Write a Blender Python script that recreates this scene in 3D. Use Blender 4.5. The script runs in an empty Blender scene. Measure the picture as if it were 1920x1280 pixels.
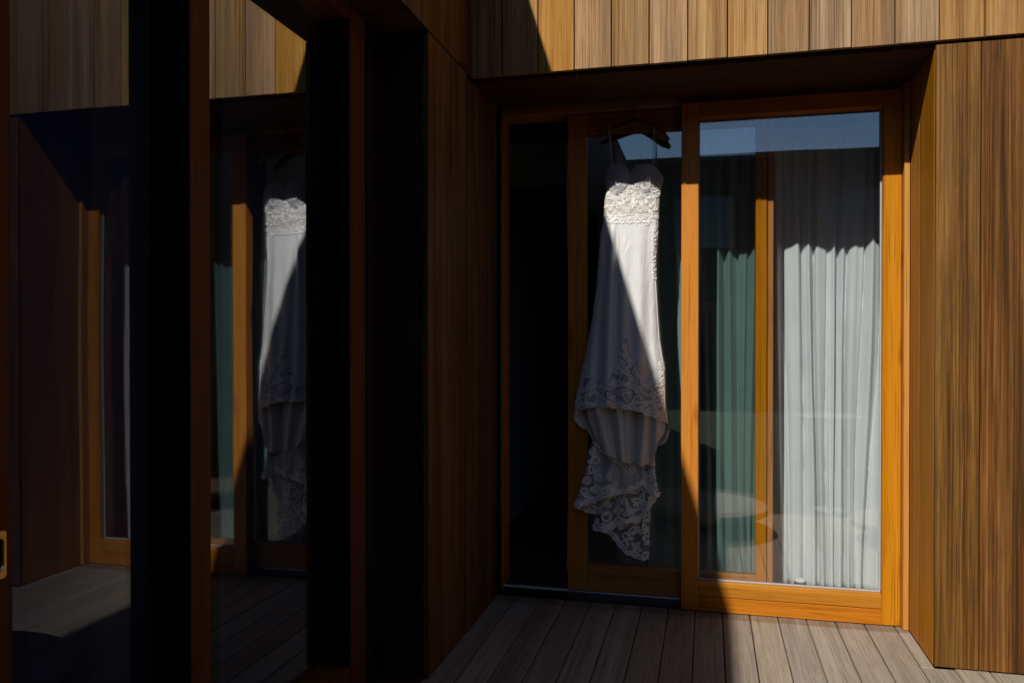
import bpy, bmesh, math, random
import numpy as np
from mathutils import Vector

random.seed(7)
rng = np.random.default_rng(11)
scene = bpy.context.scene
COL = scene.collection

# ------------------------------------------------------------------ camera, sky, sun, exposure
cam_d = bpy.data.cameras.new('camera')
cam_d.sensor_width = 36.0
cam_d.lens = 28.28
cam_d.shift_y = 0.0024
cam_d.clip_start = 0.05
cam_d.clip_end = 400.0
cam = bpy.data.objects.new('camera', cam_d)
COL.objects.link(cam)
cam.location = (1.048, -3.517, 1.3177)
cam.rotation_euler = (math.radians(90 - 0.408), 0.0, math.radians(13.72))
scene.camera = cam

SUN_DIR = Vector((0.316, 1.042, -1.0)).normalized()      # the way the light travels
SUN_EL = math.asin(-SUN_DIR.z)
SUN_ROT = math.atan2(-SUN_DIR.x, -SUN_DIR.y)
world = bpy.data.worlds.new('World')
scene.world = world
world.use_nodes = True
wn = world.node_tree
sky = wn.nodes.new('ShaderNodeTexSky')
sky.sky_type = 'NISHITA'
sky.sun_disc = False
sky.sun_elevation = SUN_EL
sky.sun_rotation = SUN_ROT
sky.air_density = 1.0
sky.dust_density = 0.1
sky.ozone_density = 4.0
wn.links.new(sky.outputs[0], wn.nodes['Background'].inputs[0])
wn.nodes['Background'].inputs[1].default_value = 0.08

sun_d = bpy.data.lights.new('sun', 'SUN')
sun_d.energy = 5.0
sun_d.angle = math.radians(0.6)
sun_d.color = (1.0, 0.955, 0.89)
sun = bpy.data.objects.new('sun', sun_d)
COL.objects.link(sun)
sun.rotation_euler = SUN_DIR.to_track_quat('-Z', 'Y').to_euler()
sun.location = (-3, -9, 12)

vs = scene.view_settings
vs.view_transform = 'Standard'
vs.look = 'None'
vs.exposure = -0.05
vs.gamma = 1.0
vs.use_curve_mapping = False
cy = scene.cycles
cy.max_bounces = 10
cy.transparent_max_bounces = 24
cy.caustics_reflective = False
cy.caustics_refractive = False
cy.use_denoising = True
cy.sample_clamp_indirect = 4.0

# ------------------------------------------------------------------ materials
def srgb(r, g, b):
    f = lambda c: (c / 12.92 if c <= 0.04045 else ((c + 0.055) / 1.055) ** 2.4)
    return (f(r / 255), f(g / 255), f(b / 255), 1.0)

def new_mat(name):
    m = bpy.data.materials.new(name)
    m.use_nodes = True
    nt = m.node_tree
    return m, nt, nt.nodes['Principled BSDF']

def nd(nt, typ, **kw):
    n = nt.nodes.new(typ)
    for k, v in kw.items():
        setattr(n, k, v)
    return n

def ramp(nt, stops):
    n = nt.nodes.new('ShaderNodeValToRGB')
    e = n.color_ramp.elements
    while len(e) < len(stops):
        e.new(0.5)
    for i, (p, c) in enumerate(stops):
        e[i].position = p
        e[i].color = c if len(c) == 4 else (*c, 1)
    return n

def wood(name, dark, mid, light, axis='Z', rough=0.6, tone=0.25, weather=None, weather_amt=0.0,
         fine=90.0, knots=False, coat=0.0, bump=0.25, hue=0.02, sat=0.25, streak=1.0, spread=1.0, ring=1.0):
    """board timber: streaks along the local axis, fine pores, tone and hue that differ from board to board"""
    m, nt, bs = new_mat(name)
    L = nt.links.new
    tc = nd(nt, 'ShaderNodeTexCoord')
    oi = nd(nt, 'ShaderNodeObjectInfo')
    mul = nd(nt, 'ShaderNodeVectorMath', operation='SCALE')
    mul.inputs[0].default_value = (13.7, 9.1, 21.3)
    L(oi.outputs['Random'], mul.inputs['Scale'])
    add = nd(nt, 'ShaderNodeVectorMath', operation='ADD')
    L(tc.outputs['Object'], add.inputs[0]); L(mul.outputs[0], add.inputs[1])
    def mp(s, along):
        n = nd(nt, 'ShaderNodeMapping')
        sc = {'X': (along, s, s), 'Y': (s, along, s), 'Z': (s, s, along)}[axis]
        n.inputs['Scale'].default_value = sc
        L(add.outputs[0], n.inputs['Vector'])
        return n
    def noise(scale, along, detail=4, dist=0.0, rgh=0.6):
        a = mp(scale, along)
        n = nd(nt, 'ShaderNodeTexNoise')
        n.inputs['Scale'].default_value = 1.0
        n.inputs['Detail'].default_value = detail
        n.inputs['Distortion'].default_value = dist
        n.inputs['Roughness'].default_value = rgh
        L(a.outputs[0], n.inputs['Vector'])
        return n
    n1 = noise(20, 0.28, 5, 0.15)           # broad streaks
    n2 = noise(fine * 1.35, 1.1, 5, 0.08, 0.8)     # grain
    n3 = noise(fine * 3.0, 3.5, 2)         # pores
    mx = nd(nt, 'ShaderNodeMath', operation='MULTIPLY_ADD')
    L(n2.outputs[0], mx.inputs[0]); mx.inputs[1].default_value = 0.60 * streak
    s1 = nd(nt, 'ShaderNodeMath', operation='MULTIPLY_ADD')
    L(n1.outputs[0], s1.inputs[0]); s1.inputs[1].default_value = 0.7
    s1.inputs[2].default_value = 0.5 - 0.35 - 0.30 * streak
    L(s1.outputs[0], mx.inputs[2])
    cr = ramp(nt, [(0.5 - 0.22 * spread, dark), (0.5, mid), (0.5 + 0.24 * spread, light)])
    L(mx.outputs[0], cr.inputs[0])
    last = cr.outputs[0]
    pr = ramp(nt, [(0.30, (0.55, 0.5, 0.45)), (0.46, (1, 1, 1))])
    L(n3.outputs[0], pr.inputs[0])
    pm = nd(nt, 'ShaderNodeMix', data_type='RGBA', blend_type='MULTIPLY')
    pm.inputs[0].default_value = 0.85
    L(last, pm.inputs[6]); L(pr.outputs[0], pm.inputs[7])
    last = pm.outputs[2]
    # growth rings: contour lines of the broad noise
    rg = nd(nt, 'ShaderNodeMath', operation='MULTIPLY'); L(n1.outputs[0], rg.inputs[0]); rg.inputs[1].default_value = 95.0
    sn = nd(nt, 'ShaderNodeMath', operation='SINE'); L(rg.outputs[0], sn.inputs[0])
    rr = ramp(nt, [(0.0, (1, 1, 1)), (0.55, (1, 1, 1)), (1.0, (0.66, 0.60, 0.54))]); L(sn.outputs[0], rr.inputs[0])
    rm_ = nd(nt, 'ShaderNodeMix', data_type='RGBA', blend_type='MULTIPLY'); rm_.inputs[0].default_value = 0.4 * ring
    L(last, rm_.inputs[6]); L(rr.outputs[0], rm_.inputs[7])
    last = rm_.outputs[2]
    if weather:
        n4 = noise(7.0, 1.1, 6, 0.4, 0.65)
        wr = ramp(nt, [(0.44, (0, 0, 0)), (0.66, (1, 1, 1))])
        L(n4.outputs[0], wr.inputs[0])
        wf = nd(nt, 'ShaderNodeMath', operation='MULTIPLY')
        L(wr.outputs[0], wf.inputs[0]); wf.inputs[1].default_value = weather_amt
        wm = nd(nt, 'ShaderNodeMix', data_type='RGBA')
        L(wf.outputs[0], wm.inputs[0]); L(last, wm.inputs[6]); wm.inputs[7].default_value = weather
        last = wm.outputs[2]
    if knots:
        vo = nd(nt, 'ShaderNodeTexVoronoi')
        a = mp(9.0, 2.3)
        vo.inputs['Scale'].default_value = 1.0
        L(a.outputs[0], vo.inputs['Vector'])
        kr = ramp(nt, [(0.0, (0.28, 0.16, 0.1)), (0.10, (0.6, 0.42, 0.3)), (0.2, (1, 1, 1))])
        L(vo.outputs['Distance'], kr.inputs[0])
        km = nd(nt, 'ShaderNodeMix', data_type='RGBA', blend_type='MULTIPLY')
        km.inputs[0].default_value = 0.8
        L(last, km.inputs[6]); L(kr.outputs[0], km.inputs[7])
        last = km.outputs[2]
    hs = nd(nt, 'ShaderNodeHueSaturation')
    def rnd(seed, lo, hi):
        a = nd(nt, 'ShaderNodeMath', operation='MULTIPLY'); L(oi.outputs['Random'], a.inputs[0]); a.inputs[1].default_value = seed
        b = nd(nt, 'ShaderNodeMath', operation='FRACT'); L(a.outputs[0], b.inputs[0])
        c = nd(nt, 'ShaderNodeMapRange'); L(b.outputs[0], c.inputs[0])
        c.inputs['To Min'].default_value = lo; c.inputs['To Max'].default_value = hi
        return c
    L(rnd(17.31, 0.5 - hue, 0.5 + hue).outputs[0], hs.inputs['Hue'])
    L(rnd(53.77, 1 - sat, 1 + sat).outputs[0], hs.inputs['Saturation'])
    L(rnd(91.13, 1 - tone, 1 + tone).outputs[0], hs.inputs['Value'])
    L(last, hs.inputs['Color'])
    L(hs.outputs[0], bs.inputs['Base Color'])
    bs.inputs['Roughness'].default_value = rough
    bs.inputs['Specular IOR Level'].default_value = 0.14
    if coat:
        bs.inputs['Coat Weight'].default_value = coat
        bs.inputs['Coat Roughness'].default_value = 0.25
    bp = nd(nt, 'ShaderNodeBump')
    bp.inputs['Strength'].default_value = bump
    bp.inputs['Distance'].default_value = 0.002
    L(mx.outputs[0], bp.inputs['Height'])
    L(bp.outputs[0], bs.inputs['Normal'])
    return m

M = {}
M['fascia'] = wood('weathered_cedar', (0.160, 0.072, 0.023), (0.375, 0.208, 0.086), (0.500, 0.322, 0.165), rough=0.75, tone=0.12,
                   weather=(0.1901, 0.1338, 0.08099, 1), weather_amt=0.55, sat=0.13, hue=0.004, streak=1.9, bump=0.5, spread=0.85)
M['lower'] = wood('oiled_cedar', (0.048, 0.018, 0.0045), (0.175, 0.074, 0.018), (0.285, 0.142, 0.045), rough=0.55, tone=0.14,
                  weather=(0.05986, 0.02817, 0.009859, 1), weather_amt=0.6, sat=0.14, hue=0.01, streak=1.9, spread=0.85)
M['fascia_orange'] = wood('fresh_cedar', (0.20, 0.075, 0.010), (0.38, 0.165, 0.026), (0.46, 0.22, 0.05), rough=0.7, tone=0.05, sat=0.05, hue=0.004, streak=1.8, bump=0.5, spread=0.8)
M['reveal'] = wood('sheltered_cedar', (0.25, 0.090, 0.007), (0.45, 0.188, 0.018), (0.56, 0.265, 0.033), rough=0.55, tone=0.05,
                   weather=(0.25, 0.088, 0.006, 1), weather_amt=0.4, sat=0.06, hue=0.004)
M['frame'] = wood('varnished_pine', (0.40, 0.138, 0.012), (0.535, 0.205, 0.024), (0.61, 0.265, 0.045), rough=0.42, tone=0.05, fine=60,
                  sat=0.06, hue=0.006, coat=0.04, bump=0.1, knots=True, ring=0.35)
M['frame_x'] = wood('varnished_pine_rail', (0.338, 0.1092, 0.008451), (0.4648, 0.1655, 0.0169), (0.5352, 0.2183, 0.03169), axis='X', rough=0.42, tone=0.05, fine=60,
                    sat=0.06, hue=0.006, coat=0.04, bump=0.1, ring=0.35)
M['frame_y'] = wood('varnished_pine_sill', (0.2817, 0.09155, 0.008451), (0.4085, 0.1408, 0.01549), (0.493, 0.1972, 0.02817), axis='Y', rough=0.45, tone=0.05, fine=60, sat=0.06, hue=0.006)
M['frame_shade'] = wood('shade_darkened_pine', (0.1127, 0.03169, 0.004225), (0.169, 0.05282, 0.007042), (0.2113, 0.07042, 0.01127), rough=0.6, tone=0.05, fine=60, sat=0.06, hue=0.006, bump=0.1)  # left doors: the same pine with their shade put into the colour
M['hanger'] = wood('hanger_wood', (0.1127, 0.04225, 0.01408), (0.1831, 0.07746, 0.02465), (0.2394, 0.1127, 0.04225), axis='X', rough=0.4, coat=0.3, tone=0.05)
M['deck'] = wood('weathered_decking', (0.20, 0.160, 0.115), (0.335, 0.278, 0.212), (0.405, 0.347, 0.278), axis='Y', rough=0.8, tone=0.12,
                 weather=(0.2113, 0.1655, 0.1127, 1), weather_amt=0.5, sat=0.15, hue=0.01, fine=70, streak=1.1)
def door_strip_darken(m, y0, k):  # darkens the base colour in a strip along the door
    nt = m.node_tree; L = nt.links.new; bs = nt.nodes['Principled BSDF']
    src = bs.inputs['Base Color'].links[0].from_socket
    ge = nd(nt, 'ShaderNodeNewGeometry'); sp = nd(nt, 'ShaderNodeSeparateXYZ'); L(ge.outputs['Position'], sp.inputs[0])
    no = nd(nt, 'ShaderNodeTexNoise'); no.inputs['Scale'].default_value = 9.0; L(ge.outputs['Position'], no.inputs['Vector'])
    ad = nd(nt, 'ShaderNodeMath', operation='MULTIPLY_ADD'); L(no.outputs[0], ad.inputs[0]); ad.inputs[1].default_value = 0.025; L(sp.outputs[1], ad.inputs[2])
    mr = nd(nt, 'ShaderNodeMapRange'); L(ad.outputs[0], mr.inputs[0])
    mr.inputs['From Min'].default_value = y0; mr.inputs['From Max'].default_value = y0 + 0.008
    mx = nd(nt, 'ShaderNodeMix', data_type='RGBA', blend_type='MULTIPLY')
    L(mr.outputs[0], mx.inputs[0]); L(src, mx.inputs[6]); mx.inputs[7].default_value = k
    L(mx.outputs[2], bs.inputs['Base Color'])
door_strip_darken(M['deck'], 0.392, (0.74, 0.66, 0.58, 1))
M['deck_x'] = wood('deck_edge_timber', (0.1761, 0.1338, 0.08803), (0.2887, 0.2289, 0.1655), (0.3521, 0.2923, 0.2218), axis='X', rough=0.8)
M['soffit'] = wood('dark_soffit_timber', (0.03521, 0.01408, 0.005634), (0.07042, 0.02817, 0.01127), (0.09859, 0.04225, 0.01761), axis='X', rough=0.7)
M['table'] = wood('table_teak', (0.1761, 0.1197, 0.07042), (0.2535, 0.1901, 0.1268), (0.3099, 0.2394, 0.169), axis='X', rough=0.6)

def plain(name, col, rough=0.6, metal=0.0, nscale=30.0, namt=0.15, bump=0.0, spec=0.3):
    m, nt, bs = new_mat(name)
    L = nt.links.new
    tc = nd(nt, 'ShaderNodeTexCoord')
    n = nd(nt, 'ShaderNodeTexNoise'); n.inputs['Scale'].default_value = nscale; n.inputs['Detail'].default_value = 5
    L(tc.outputs['Object'], n.inputs['Vector'])
    r = ramp(nt, [(0.3, tuple(c * (1 - namt) for c in col[:3])), (0.7, tuple(min(1, c * (1 + namt)) for c in col[:3]))])
    L(n.outputs[0], r.inputs[0]); L(r.outputs[0], bs.inputs['Base Color'])
    bs.inputs['Roughness'].default_value = rough; bs.inputs['Metallic'].default_value = metal
    bs.inputs['Specular IOR Level'].default_value = spec
    if bump:
        b = nd(nt, 'ShaderNodeBump'); b.inputs['Strength'].default_value = bump; b.inputs['Distance'].default_value = 0.002
        L(n.outputs[0], b.inputs['Height']); L(b.outputs[0], bs.inputs['Normal'])
    return m

M['backing'] = plain('dark_membrane', (0.012, 0.010, 0.009), 0.9)
M['plaster'] = plain('interior_plaster', (0.6, 0.6, 0.6), 0.9, nscale=8, namt=0.06)
M['intfloor'] = plain('interior_floor', (0.05, 0.04, 0.035), 0.5)
M['metal'] = plain('grey_aluminium', (0.42, 0.43, 0.45), 0.35, 1.0, namt=0.08)
M['sill_metal'] = plain('pale_worn_threshold', (0.55, 0.55, 0.58), 0.35, namt=0.08, spec=0.5)
M['chrome'] = plain('chrome_wire', (0.6, 0.6, 0.62), 0.2, 1.0, namt=0.03)
M['brass'] = plain('brass_pull', (0.62, 0.42, 0.17), 0.32, 1.0, namt=0.12)
M['gasket'] = plain('glazing_gasket', (0.38, 0.39, 0.40), 0.6, namt=0.08)
M['rubber'] = plain('black_rubber', (0.008, 0.008, 0.008), 0.8, spec=0.03)
M['white'] = plain('white_lacquer', (0.75, 0.75, 0.74), 0.4, namt=0.04)
M['lawn'] = plain('short_lawn', (0.024, 0.034, 0.013), 0.95, nscale=60, namt=0.5, bump=0.6, spec=0.1)
M['darkclad'] = wood('dark_stained_timber', (0.02, 0.012, 0.008), (0.035, 0.022, 0.014), (0.05, 0.033, 0.02), rough=0.75)
M['roof'] = plain('bitumen_roof', (0.05, 0.05, 0.05), 0.9)
M['windark'] = plain('dark_window_glass', (0.01, 0.012, 0.014), 0.08, spec=0.5)

def glass(name, f0, tint, power=5.0, gain=1.0):
    m = bpy.data.materials.new(name); m.use_nodes = True
    nt = m.node_tree; nt.nodes.clear(); L = nt.links.new
    out = nd(nt, 'ShaderNodeOutputMaterial')
    lw = nd(nt, 'ShaderNodeLayerWeight'); lw.inputs['Blend'].default_value = 0.5
    pw = nd(nt, 'ShaderNodeMath', operation='POWER'); L(lw.outputs['Facing'], pw.inputs[0]); pw.inputs[1].default_value = power
    ma = nd(nt, 'ShaderNodeMath', operation='MULTIPLY_ADD'); L(pw.outputs[0], ma.inputs[0])
    ma.use_clamp = True; ma.inputs[1].default_value = gain * (1 - f0); ma.inputs[2].default_value = f0
    tr = nd(nt, 'ShaderNodeBsdfTransparent'); tr.inputs[0].default_value = (*tint, 1)
    gl = nd(nt, 'ShaderNodeBsdfGlossy'); gl.inputs['Roughness'].default_value = 0.0
    gl.inputs[0].default_value = (0.97, 0.99, 1.0, 1)
    tc = nd(nt, 'ShaderNodeTexCoord')
    no = nd(nt, 'ShaderNodeTexNoise'); no.inputs['Scale'].default_value = 1.6; no.inputs['Detail'].default_value = 1
    L(tc.outputs['Object'], no.inputs['Vector'])
    bp = nd(nt, 'ShaderNodeBump'); bp.inputs['Strength'].default_value = 0.06; bp.inputs['Distance'].default_value = 0.01
    L(no.outputs[0], bp.inputs['Height']); L(bp.outputs[0], gl.inputs['Normal'])
    mx = nd(nt, 'ShaderNodeMixShader')
    L(ma.outputs[0], mx.inputs[0]); L(tr.outputs[0], mx.inputs[1]); L(gl.outputs[0], mx.inputs[2])
    L(mx.outputs[0], out.inputs[0])
    return m

M['glass_fixed'] = glass('clear_glazing', 0.125, (0.95, 0.965, 0.965))
M['glass_slide'] = glass('green_glazing', 0.13, (0.71, 0.80, 0.785))
M['glass_left'] = glass('coated_glazing', 0.006, (0.46, 0.52, 0.66), 4.8, 8.5)

def fabric(name, col, rough=0.55, sheen=0.3, transl=0.0, transp=0.0, weave=900.0, bump=0.1, spec=0.3, crease=0.0):
    m, nt, bs = new_mat(name)
    L = nt.links.new
    tc = nd(nt, 'ShaderNodeTexCoord')
    n = nd(nt, 'ShaderNodeTexNoise'); n.inputs['Scale'].default_value = weave; n.inputs['Detail'].default_value = 2
    L(tc.outputs['Object'], n.inputs['Vector'])
    n2 = nd(nt, 'ShaderNodeTexNoise'); n2.inputs['Scale'].default_value = 6.0; n2.inputs['Detail'].default_value = 3
    L(tc.outputs['Object'], n2.inputs['Vector'])
    r = ramp(nt, [(0.3, tuple(c * 0.93 for c in col)), (0.7, col)])
    L(n2.outputs[0], r.inputs[0]); L(r.outputs[0], bs.inputs['Base Color'])
    bs.inputs['Roughness'].default_value = rough
    bs.inputs['Specular IOR Level'].default_value = spec
    bs.inputs['Sheen Weight'].default_value = sheen
    b = nd(nt, 'ShaderNodeBump'); b.inputs['Strength'].default_value = bump; b.inputs['Distance'].default_value = 0.001
    L(n.outputs[0], b.inputs['Height']); L(b.outputs[0], bs.inputs['Normal'])
    if crease:
        mpn = nd(nt, 'ShaderNodeMapping'); mpn.inputs['Scale'].default_value = (26, 26, 7); mpn.inputs['Rotation'].default_value = (0, 0.25, 0)
        L(tc.outputs['Object'], mpn.inputs[0])
        cn = nd(nt, 'ShaderNodeTexNoise'); cn.inputs['Scale'].default_value = 1.0; cn.inputs['Detail'].default_value = 3; cn.inputs['Distortion'].default_value = 0.8
        L(mpn.outputs[0], cn.inputs['Vector'])
        b2 = nd(nt, 'ShaderNodeBump'); b2.inputs['Strength'].default_value = crease; b2.inputs['Distance'].default_value = 0.012
        L(cn.outputs[0], b2.inputs['Height']); L(b.outputs[0], b2.inputs['Normal']); L(b2.outputs[0], bs.inputs['Normal'])
    sh = bs.outputs[0]
    if transl:
        t = nd(nt, 'ShaderNodeBsdfTranslucent'); t.inputs[0].default_value = (*col, 1)
        mx = nd(nt, 'ShaderNodeMixShader'); mx.inputs[0].default_value = transl
        L(sh, mx.inputs[1]); L(t.outputs[0], mx.inputs[2]); sh = mx.outputs[0]
    if transp:
        t = nd(nt, 'ShaderNodeBsdfTransparent')
        mx = nd(nt, 'ShaderNodeMixShader'); mx.inputs[0].default_value = transp
        L(sh, mx.inputs[1]); L(t.outputs[0], mx.inputs[2]); sh = mx.outputs[0]
    L(sh, nt.nodes['Material Output'].inputs[0])
    return m

M['satin'] = fabric('ivory_satin', (0.72, 0.715, 0.70), 0.42, 0.2, transl=0.06, crease=0.5)
M['lining'] = fabric('ivory_lining', (0.78, 0.74, 0.67), 0.34, 0.2, transl=0.12, spec=0.5, crease=0.7)
M['lace'] = fabric('lace_cord', (0.85, 0.835, 0.80), 0.6, 0.2, weave=1500, bump=0.4)
M['tulle'] = fabric('tulle_net', (0.60, 0.60, 0.62), 0.8, 0.2, transp=0.78)
M['bodice'] = fabric('lace_bodice_cloth', (0.54, 0.50, 0.445), 0.7, 0.2, weave=260, bump=0.7)
M['organza'] = fabric('organza_ground', (0.40, 0.39, 0.39), 0.7, 0.2, weave=300, bump=0.3)
M['sheer'] = fabric('sheer_curtain', (0.86, 0.895, 0.90), 0.8, 0.1, transl=0.12, transp=0.03)
M['strap'] = fabric('strap_cord', (0.62, 0.57, 0.54), 0.5, 0.2)

# ruched cups: fine rings round each cup
def cup_material():
    m = M['bodice'].copy(); m.name = 'ruched_cup_cloth'
    nt = m.node_tree; L = nt.links.new
    tc = nd(nt, 'ShaderNodeTexCoord')
    sep = nd(nt, 'ShaderNodeSeparateXYZ'); L(tc.outputs['Object'], sep.inputs[0])
    ab = nd(nt, 'ShaderNodeMath', operation='ABSOLUTE')
    sb = nd(nt, 'ShaderNodeMath', operation='SUBTRACT'); L(sep.outputs[0], sb.inputs[0]); sb.inputs[1].default_value = 0.0
    L(sb.outputs[0], ab.inputs[0])
    s2 = nd(nt, 'ShaderNodeMath', operation='SUBTRACT'); L(ab.outputs[0], s2.inputs[0]); s2.inputs[1].default_value = 0.068
    cb = nd(nt, 'ShaderNodeCombineXYZ'); L(s2.outputs[0], cb.inputs[0]); L(sep.outputs[2], cb.inputs[1])
    off = nd(nt, 'ShaderNodeVectorMath', operation='SUBTRACT'); L(cb.outputs[0], off.inputs[0]); off.inputs[1].default_value = (0, 1.80, 0)
    w = nd(nt, 'ShaderNodeTexWave', wave_type='RINGS', rings_direction='SPHERICAL')
    w.inputs['Scale'].default_value = 52.0; w.inputs['Distortion'].default_value = 3.0; w.inputs['Detail'].default_value = 3; w.inputs['Detail Scale'].default_value = 2.0
    L(off.outputs[0], w.inputs['Vector'])
    bp = nd(nt, 'ShaderNodeBump'); bp.inputs['Strength'].default_value = 0.5; bp.inputs['Distance'].default_value = 0.003
    bs = nt.nodes['Principled BSDF']
    L(w.outputs[1], bp.inputs['Height'])
    L(bp.outputs[0], bs.inputs['Normal'])
    src = bs.inputs['Base Color'].links[0].from_socket
    wr = ramp(nt, [(0.25, (0.66, 0.66, 0.70)), (0.7, (1, 1, 1))]); L(w.outputs[1], wr.inputs[0])
    mm = nd(nt, 'ShaderNodeMix', data_type='RGBA', blend_type='MULTIPLY'); mm.inputs[0].default_value = 1.0
    L(src, mm.inputs[6]); L(wr.outputs[0], mm.inputs[7]); L(mm.outputs[2], bs.inputs['Base Color'])
    return m
M['cup'] = cup_material()
for n_ in M['cup'].node_tree.nodes:
    if n_.type == 'VALTORGB':
        n_.color_ramp.elements[0].color = (0.55, 0.54, 0.55, 1); n_.color_ramp.elements[1].color = (0.62, 0.61, 0.62, 1)

# ------------------------------------------------------------------ helpers
def link(o, parent=None):
    COL.objects.link(o)
    if parent:
        o.parent = parent
    return o

def tag(o, label=None, cat=None, group=None, kind=None):
    if label: o['label'] = label
    if cat: o['category'] = cat
    if group: o['group'] = group
    if kind: o['kind'] = kind
    return o

def empty(name, loc, label, cat, group=None, rotz=0.0):
    o = bpy.data.objects.new(name, None)
    o.empty_display_size = 0.1
    o.location = loc; o.rotation_euler = (0, 0, rotz)
    link(o)
    return tag(o, label, cat, group)

def box_mesh(name, sx, sy, sz, mat, bevel=0.002):
    """a box centred on its own origin with eased edges"""
    bm = bmesh.new()
    bmesh.ops.create_cube(bm, size=1.0)
    for v in bm.verts:
        v.co = Vector((v.co.x * sx, v.co.y * sy, v.co.z * sz))
    if bevel > 0:
        bmesh.ops.bevel(bm, geom=list(bm.edges), offset=min(bevel, 0.3 * min(sx, sy, sz)), segments=1, affect='EDGES', profile=0.5)
    me = bpy.data.meshes.new(name)
    bm.to_mesh(me); bm.free()
    me.materials.append(mat)
    return me

def place(name, me, loc, parent=None, kind=None):
    o = bpy.data.objects.new(name, me)
    o.location = loc
    if parent:
        o.location = Vector(loc) - parent.location
    link(o, parent)
    if kind: o['kind'] = kind
    return o

def box(name, x0, x1, y0, y1, z0, z1, mat, parent=None, bevel=0.002, kind=None):
    me = box_mesh(name, x1 - x0, y1 - y0, z1 - z0, mat, bevel)
    return place(name, me, ((x0 + x1) / 2, (y0 + y1) / 2, (z0 + z1) / 2), parent, kind)

def mesh_obj(name, verts, faces, mat, parent=None, smooth=True, kind=None, origin=None):
    me = bpy.data.meshes.new(name)
    v = np.asarray(verts, float)
    if parent is not None:
        p = parent
        base = np.array(parent.location)
        while p.parent is not None:
            p = p.parent; base = base + np.array(p.location)
        v = v - base
    elif origin is not None:
        v = v - np.array(origin)
    me.from_pydata(v.tolist(), [], [tuple(int(i) for i in f) for f in faces])
    if smooth:
        me.polygons.foreach_set('use_smooth', [True] * len(me.polygons))
    me.materials.append(mat)
    me.update()
    o = bpy.data.objects.new(name, me)
    if parent is None and origin is not None:
        o.location = origin
    link(o, parent)
    if kind: o['kind'] = kind
    return o

def tube_data(pts, rad, n=8, flat=None, caps=True, base=0):
    """round tube along points; rad a number or a list"""
    P = np.asarray(pts, float); k = len(P)
    R = np.full(k, rad) if np.isscalar(rad) else np.asarray(rad, float)
    T = np.gradient(P, axis=0); T /= np.linalg.norm(T, axis=1)[:, None] + 1e-12
    up = np.array([0, -1.0, 0.13])
    N = up - (T @ up)[:, None] * T
    N /= np.linalg.norm(N, axis=1)[:, None] + 1e-12
    B = np.cross(T, N)
    a = np.linspace(0, 2 * np.pi, n, endpoint=False)
    fl = 1.0 if flat is None else flat
    V = P[:, None, :] + R[:, None, None] * (np.cos(a)[None, :, None] * B[:, None, :] + fl * np.sin(a)[None, :, None] * N[:, None, :])
    F = []
    for i in range(k - 1):
        for j in range(n):
            F.append((base + i * n + j, base + i * n + (j + 1) % n, base + (i + 1) * n + (j + 1) % n, base + (i + 1) * n + j))
    if caps:
        F.append(tuple(base + j for j in range(n))[::-1]); F.append(tuple(base + (k - 1) * n + j for j in range(n)))
    return V.reshape(-1, 3), F

def tubes(name, lines, mat, parent=None, n=8, flat=None, kind=None, origin=None):
    Vs, Fs, b = [], [], 0
    for pts, rad in lines:
        v, f = tube_data(pts, rad, n, flat, base=b)
        Vs.append(v); Fs += f; b += len(v)
    return mesh_obj(name, np.concatenate(Vs), Fs, mat, parent, kind=kind, origin=origin)

def lathe(name, prof, mat, parent=None, n=48, loc=(0, 0, 0)):
    V, F = [], []
    for r, z in prof:
        for j in range(n):
            a = 2 * math.pi * j / n
            V.append((loc[0] + r * math.cos(a), loc[1] + r * math.sin(a), loc[2] + z))
    for i in range(len(prof) - 1):
        for j in range(n):
            F.append((i * n + j, i * n + (j + 1) % n, (i + 1) * n + (j + 1) % n, (i + 1) * n + j))
    F.append(tuple(range(n))[::-1]); F.append(tuple((len(prof) - 1) * n + j for j in range(n)))
    o = mesh_obj(name, V, F, mat, parent, smooth=False)
    return o

# ------------------------------------------------------------------ dimensions
H = 2.5            # underside of the upper cladding
TOP = 3.647        # top of both wings
W = 1.927          # width of the niche
D = 0.46           # depth of the niche to the door frame
BW = 0.163         # cladding module
GX = 2.95           # far end of the back wing

# ------------------------------------------------------------------ ground, deck
box('lawn', -30, 30, -45, 20, -0.5, -0.14, M['lawn'], kind='structure', bevel=0)
deck = bpy.data.objects.new('deck', None); link(deck); deck['kind'] = 'structure'
xs0 = 1.2415 - 0.1271 * 12
dm = {}
DE = -1.80                # outer edge of the deck, the lawn begins beyond it
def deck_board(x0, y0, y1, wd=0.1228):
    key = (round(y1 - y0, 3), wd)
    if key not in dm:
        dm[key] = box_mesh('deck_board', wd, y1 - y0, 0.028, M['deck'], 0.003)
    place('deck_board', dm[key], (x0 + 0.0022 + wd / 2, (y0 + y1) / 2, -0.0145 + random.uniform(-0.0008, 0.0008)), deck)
for i in range(23):
    x0 = xs0 + i * 0.1271
    if x0 < W - 0.06:
        deck_board(x0, DE, D + 0.02)
    else:
        if x0 < W + 0.1:
            deck_board(x0, 0.0005, D + 0.02, 0.05)
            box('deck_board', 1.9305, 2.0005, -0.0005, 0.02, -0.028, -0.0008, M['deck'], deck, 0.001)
        deck_board(x0, DE, 0.02 if x0 > W else -0.002)
for k in range(3):
    box('joist', xs0, xs0 + 2.9, -1.70 + k * 0.9, -1.65 + k * 0.9, -0.13, -0.03, M['backing'], deck, 0)
box('edge_board', xs0, xs0 + 2.92, DE - 0.027, DE - 0.002, -0.16, 0.0, M['deck_x'], deck, 0.002)

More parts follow.
